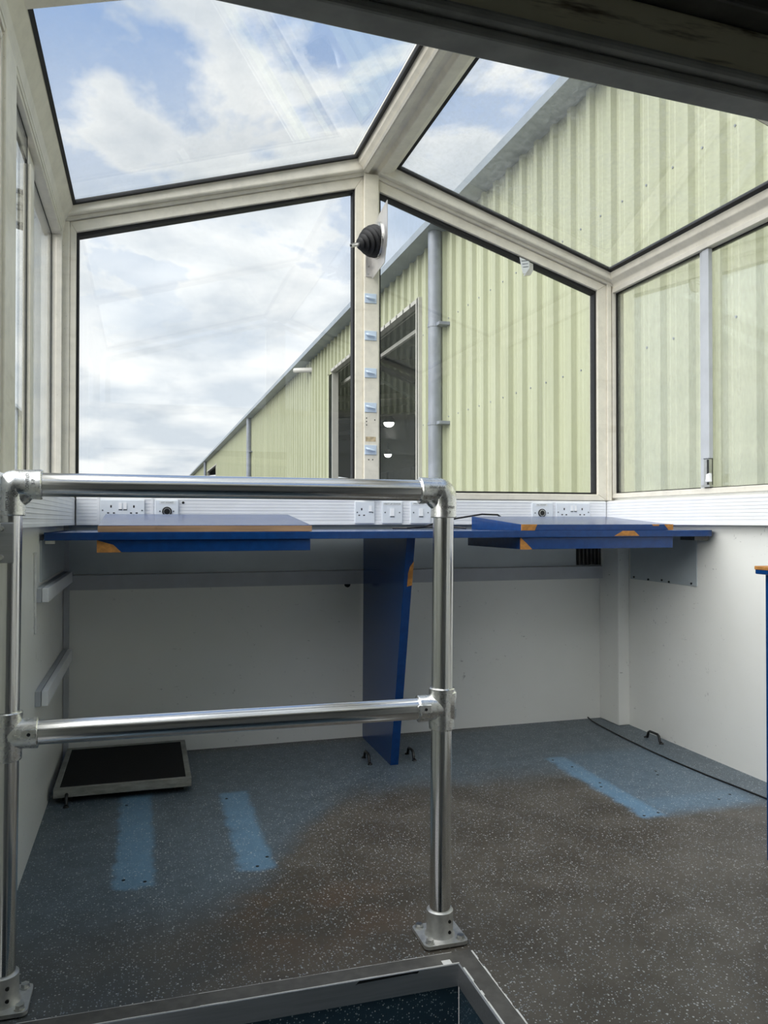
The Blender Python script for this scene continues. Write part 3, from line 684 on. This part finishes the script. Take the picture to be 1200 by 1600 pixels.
m = MB().box(.926,.972,PF-.0006,PF+.001,1.312,1.333); m.build('adhesive_mark', TAN, bpy.data.objects['trim_7'])
# lever with rubber boot on a steel bracket
e = empty('control_lever', (.95,3.39,2.04)); tag(e, 'lever in a black rubber boot on a steel bracket on the centre post', 'lever')
PLX = .952
MB().prism([(3.158,2.292),(3.158,2.138),(3.200,2.043),(3.385,2.030),(3.396,2.050),(3.396,2.255)], PLX, PLX+.003, 'X').build('bracket', PLATEMETAL, e)
MB().box(.925, PLX, 3.392, 3.398, 2.04, 2.15).build('bracket_foot', PLATEMETAL, e); 
for z in (2.052,2.085): MB().cyl((.938,3.386,z),(.938,3.393,z), .004, 8).build('screw', STEEL, e)
c = Vector((PLX,3.285,2.165)); tip = Vector((.835,3.235,2.118)); ax = (tip-c)
MB().tube([c, c+Vector((-.008,0,0)), c+Vector((-.010,0,0))], [.076,.076,.070], 36).build('clamp_ring', STEEL, e, True)
path, rad = [], []
for k in range(6):
    t0 = .07+.13*k; r = (.069,.068,.063,.052,.038,.026)[k]
    for dt, dr in ((0,-.010),(.03,-.002),(.055,0),(.08,-.002),(.11,-.011)): path.append(c+ax*(t0+dt)); rad.append(max(.006, r+dr))
MB().tube(path, rad, 32).build('rubber_boot', RUBBER, e, True)
MB().tube([c+ax*.82, c+ax*1.0, c+ax*1.16], [.008,.0085,.0085], 16).build('lever_rod', STEEL, e, True)
MB().tube([c+ax*1.14, c+ax*1.17], [.0045,.0045], 10).build('rod_end', BLACK, e, True)
# printed tag hanging in the right window
e = empty('hanging_tag', (1.725,YF-.02,2.2)); tag(e, 'small white printed tag at the top of the right front window', 'tag')
yy = YF-.035
MB().prism([(1.685,2.206),(1.735,2.190),(1.735,2.158),(1.715,2.130),(1.703,2.130)], yy-.004, yy).build('card', TINPAPER, e)
MB().prism([(1.735,2.190),(1.758,2.182),(1.758,2.150),(1.745,2.128),(1.715,2.124),(1.715,2.130),(1.735,2.158)], yy+.002, yy+.016).build('holder', PLATEMETAL, e)
for k in range(3): MB().bar((1.694+.004*k,yy-.0045,2.188-.014*k),(1.724+.003*k,yy-.0045,2.193-.014*k), .0004, .003, (0,0,1)).build('print', INK, e)
# vent grille on the front wall
e = empty('vent_grille', (2.06,YF-.02,.745)); tag(e, 'dark louvred vent grille on the front wall beside the white column', 'vent')
MB().box(1.995,2.127,YF-.016,YF-.011,.748,.856).build('backing', BLACK, e)
for k in range(6): MB().box(2.004+.021*k,2.010+.021*k,YF-.024,YF-.016,.750,.854).build('slat', DARKALU, e)

# ------------------------------------------------------------------ floor things
e = empty('floor_platform', (-.07,3.17,0)); tag(e, 'low black-topped platform with a worn wooden frame in the left corner', 'platform')
px0, px1, py0, py1 = -.298, .157, 2.915, 3.425
for x in (px0+.04, px1-.04):
    for y in (py0+.06, py1-.06): MB().box(x-.015,x+.015,y-.015,y+.015,0,.024).build('foot', BLACK, e)
MB().box(px0+.018,px1-.018,py0+.016,py1-.018,.030,.053).build('mat', MAT_BLACK, e)
for a in ((px0,px1,py0,py0+.017),(px0,px1,py1-.02,py1),(px0,px0+.019,py0+.017,py1-.02),(px1-.019,px1,py0+.017,py1-.02)):
    MB().box(a[0],a[1],a[2],a[3],.024,.055).build('frame_rail', OLDWOOD, e, False, .0015)
def handle(x, y, L, label):
    e = empty('pull_handle', (x,y,0)); tag(e, label, 'handle', 'black pull handles on the floor')
    MB().tube([(x,y-L/2+.004,.004),(x,y-L/2+.012,.006),(x,y-L/2+.020,.028),(x,y-L/2+.030,.034),(x,y+L/2-.030,.034),(x,y+L/2-.020,.028),(x,y+L/2-.012,.006),(x,y+L/2-.004,.004)], .0055, 10).build('grip', BLACK, e, True)
    for s in (-1,1): MB().tube([(x,y+s*(L/2-.002),0),(x,y+s*(L/2-.002),.005)], [.010,.008], 12).build('foot', BLACK, e, True)
handle(.850, 3.10, .10, 'black pull handle on the floor left of the blue desk support')
handle(1.035, 3.10, .10, 'black pull handle on the floor right of the blue desk support')
handle(2.132, 3.03, .115, 'black pull handle on the floor beside the right wall')
handle(-.255, 2.935, .10, 'black pull handle on the floor at the edge of the low platform')
pts = [(2.055,3.445,.010),(2.050,3.40,.004),(2.040,3.30,.003),(2.026,3.10,.003),(2.019,2.885,.003),(2.020,2.75,.003),(2.03,2.55,.003),(2.045,2.40,.003),(2.056,2.275,.003),(2.07,2.0,.003)]
tag(MB().tube(pts, .0032, 8).build('black_cord', BLACK, None, True), 'thin black cord along the floor near the right wall', 'cord')
m = MB(); 
for (x, y) in ((-.055,2.26),(.0,2.235),(.30,2.245),(.335,2.30),(-.06,2.85),(.27,2.82),(1.57,2.90),(1.60,2.80),(1.60,2.60),(1.58,2.56),(1.62,2.28),(1.56,2.27),(1.90,2.33),(1.97,2.36),(1.86,2.62),(1.88,2.66)):
    m.cyl((x,y,0),(x,y,.0008), .005, 8)
tag(m.build('bolt_holes', BLACK, bpy.data.objects['floor']), None, None, None, 'stuff')

# ------------------------------------------------------------------ outside: ground and warehouse
GZ = -2.6
struct(MB().box(-150, 150, -80, 220, GZ-.3, GZ).build('ground', ASPH), 'grey asphalt yard outside')
SX, SE = 3.80, 4.90
WH = empty('warehouse', (SX,30,GZ)); tag(WH, 'long warehouse clad in pale yellow ribbed sheets, right of the cabin', 'building')
P = 1/3
def sheet_mesh(name, z0, z1, outx=0.0):
    prof = [(0,0),(.085,0),(.092,.004),(.108,.004),(.115,0),(.150,0),(.157,.004),(.173,.004),(.180,0),(.215,0),(.228,-.050),(.290,-.050),(.303,0)]
    m = MB(); ys = []
    for k in range(3): ys += [(k*P+a, b) for a, b in prof]
    ys.append((1.0,0))
    vs = [(b,a,z0) for a,b in ys]+[(b,a,z1) for a,b in ys]+[(b+.002,a,z0) for a,b in ys]+[(b+.002,a,z1) for a,b in ys]
    n = len(ys); fs = []
    for i in range(n-1): fs += [(i,n+i,n+i+1,i+1),(2*n+i,2*n+i+1,3*n+i+1,3*n+i)]
    me = bpy.data.meshes.new(name); me.from_pydata(vs, [], fs); me.materials.append(CLAD); return me
full = sheet_mesh('cladding_sheet', GZ, SE-.02); short = sheet_mesh('cladding_sheet', 4.13, SE-.02)
OPEN = ((11.0,16.6),(45.6,52.6)); y = -12.0; Y_END = 72.0
Y0 = -12.0
while y < Y_END-.5:
    hid = any(a-.6 < y+.5 < b+.4 for a, b in OPEN)
    me = short if any(a <= y+.5 <= b for a, b in OPEN) else full
    o = bpy.data.objects.new('cladding_sheet', me); COL.objects.link(o); o.parent = WH; o.matrix_parent_inverse = parent_inv(WH); o.location = (SX, y, 0); y += 1.0
m = MB()
for z in (.96+.702*SX, .96+.362*SX, .96+.03*SX):
    yy = Y0
    while yy < 32:
        if not (z < 4.13 and any(a <= yy <= b for a, b in OPEN)):
            m.cyl((SX-.008,yy+.132,z),(SX,yy+.132,z), .009, 6)
        yy += P
tag(m.build('fixings', PIPE, WH), None, None, None, 'stuff')
MB().prism([(3.50,4.80),(3.50,4.90),(3.53,4.90),(3.53,4.825),(3.72,4.825),(3.72,4.88),(3.79,4.88),(3.79,4.80)], Y0, Y_END).build('gutter', GUTTER, WH)
MB().prism([(3.72,4.88),(11.0,5.75),(11.0,5.80),(3.72,4.93)], Y0, Y_END).build('roof', LINER, WH); MB().prism([(11.0,5.75),(18.5,4.9),(18.5,4.95),(11.0,5.80)], Y0, Y_END).build('roof', LINER, WH)
MB().box(18.3,18.5,Y0,Y_END,GZ,4.92).build('back_wall', LINER, WH); MB().box(3.82,18.3,Y_END-.2,Y_END,GZ,4.95).build('end_wall', LINER, WH); MB().box(3.82,18.3,Y0,Y0+.2,GZ,4.95).build('end_wall', LINER, WH)
m = MB()
for a, b in ((Y0,10.98),(16.62,45.6),(52.6,Y_END)): m.box(SX+.06,SX+.10,a,b,GZ,4.88)
m.box(SX+.06,SX+.10,Y0,Y_END,4.13,4.88); m.build('liner_wall', LINER, WH); MB().box(SX+.1,18.3,Y0,Y_END,GZ,GZ+.02).build('slab_floor', CONC, WH)
for a, b in OPEN:
    fr = MB().box(SX-.05,SX+.12,a-.14,a,GZ,4.19).box(SX-.01,SX+.12,b,b+.04,GZ,4.19).box(SX-.05,SX+.12,a,b,4.13,4.19).build('door_frame', PALE, WH)
yy = 6.0
while yy < 70:                                           # steel frames inside
    MB().box(18.0,18.2,yy-.1,yy+.1,GZ,4.8).build('column', LINER, WH); MB().bar((4.0,yy,4.72),(11,yy,5.55), .12, .3).build('rafter', LINER, WH); yy += 6.0
MB().bar((4.2,24,4.60),(12,24,5.32), .12, .16).build('tie_beam', PALE, WH); MB().bar((4.2,24,3.93),(12,24,4.85), .06, .06).build('tie_beam', PALE, WH)
MB().bar((4.2,16.0,4.30),(6.6,16.0,3.08), .2, .26).build('brace', LINER, WH); MB().bar((4.1,10.9,3.97),(4.1,17,3.97), .05, .06).build('track', PALE, WH)
def pipe(y, label=None):
    p = MB().tube([(3.66,y,4.80),(3.66,y,4.4),(3.66,y,GZ)], .088, 20).build('downpipe', PIPE, WH, True)
    for z in (3.55, 2.25, .6): 
        MB().tube([(3.66,y,z-.02),(3.66,y,z+.02)], .094, 20).box(3.65,3.80,y-.20,y-.02,z-.02,z+.02).build('bracket', PIPE, p)
for y in (9.95, 30.0, 53.0): pipe(y)
MB().cyl((3.45,19.2,4.62),(3.80,18.6,4.55), .06, 12).build('outlet_pipe', PALE, WH, True)
for (x, y, z) in ((9.0,29.6,4.75),(13.2,43.6,4.75)):
    e = MB().tube([(x,y,z+.02),(x,y,z+.12),(x,y,z+.30)], [.24,.23,.10], 24).cyl((x,y,z+.28),(x,y,5.4), .02, 8).build('lamp', LINER, WH, True)
    MB().tube([(x,y,z-.14),(x,y,z-.11),(x,y,z-.04),(x,y,z+.03)], [.05,.13,.19,.20], 24).build('diffuser', LAMP, e, True)
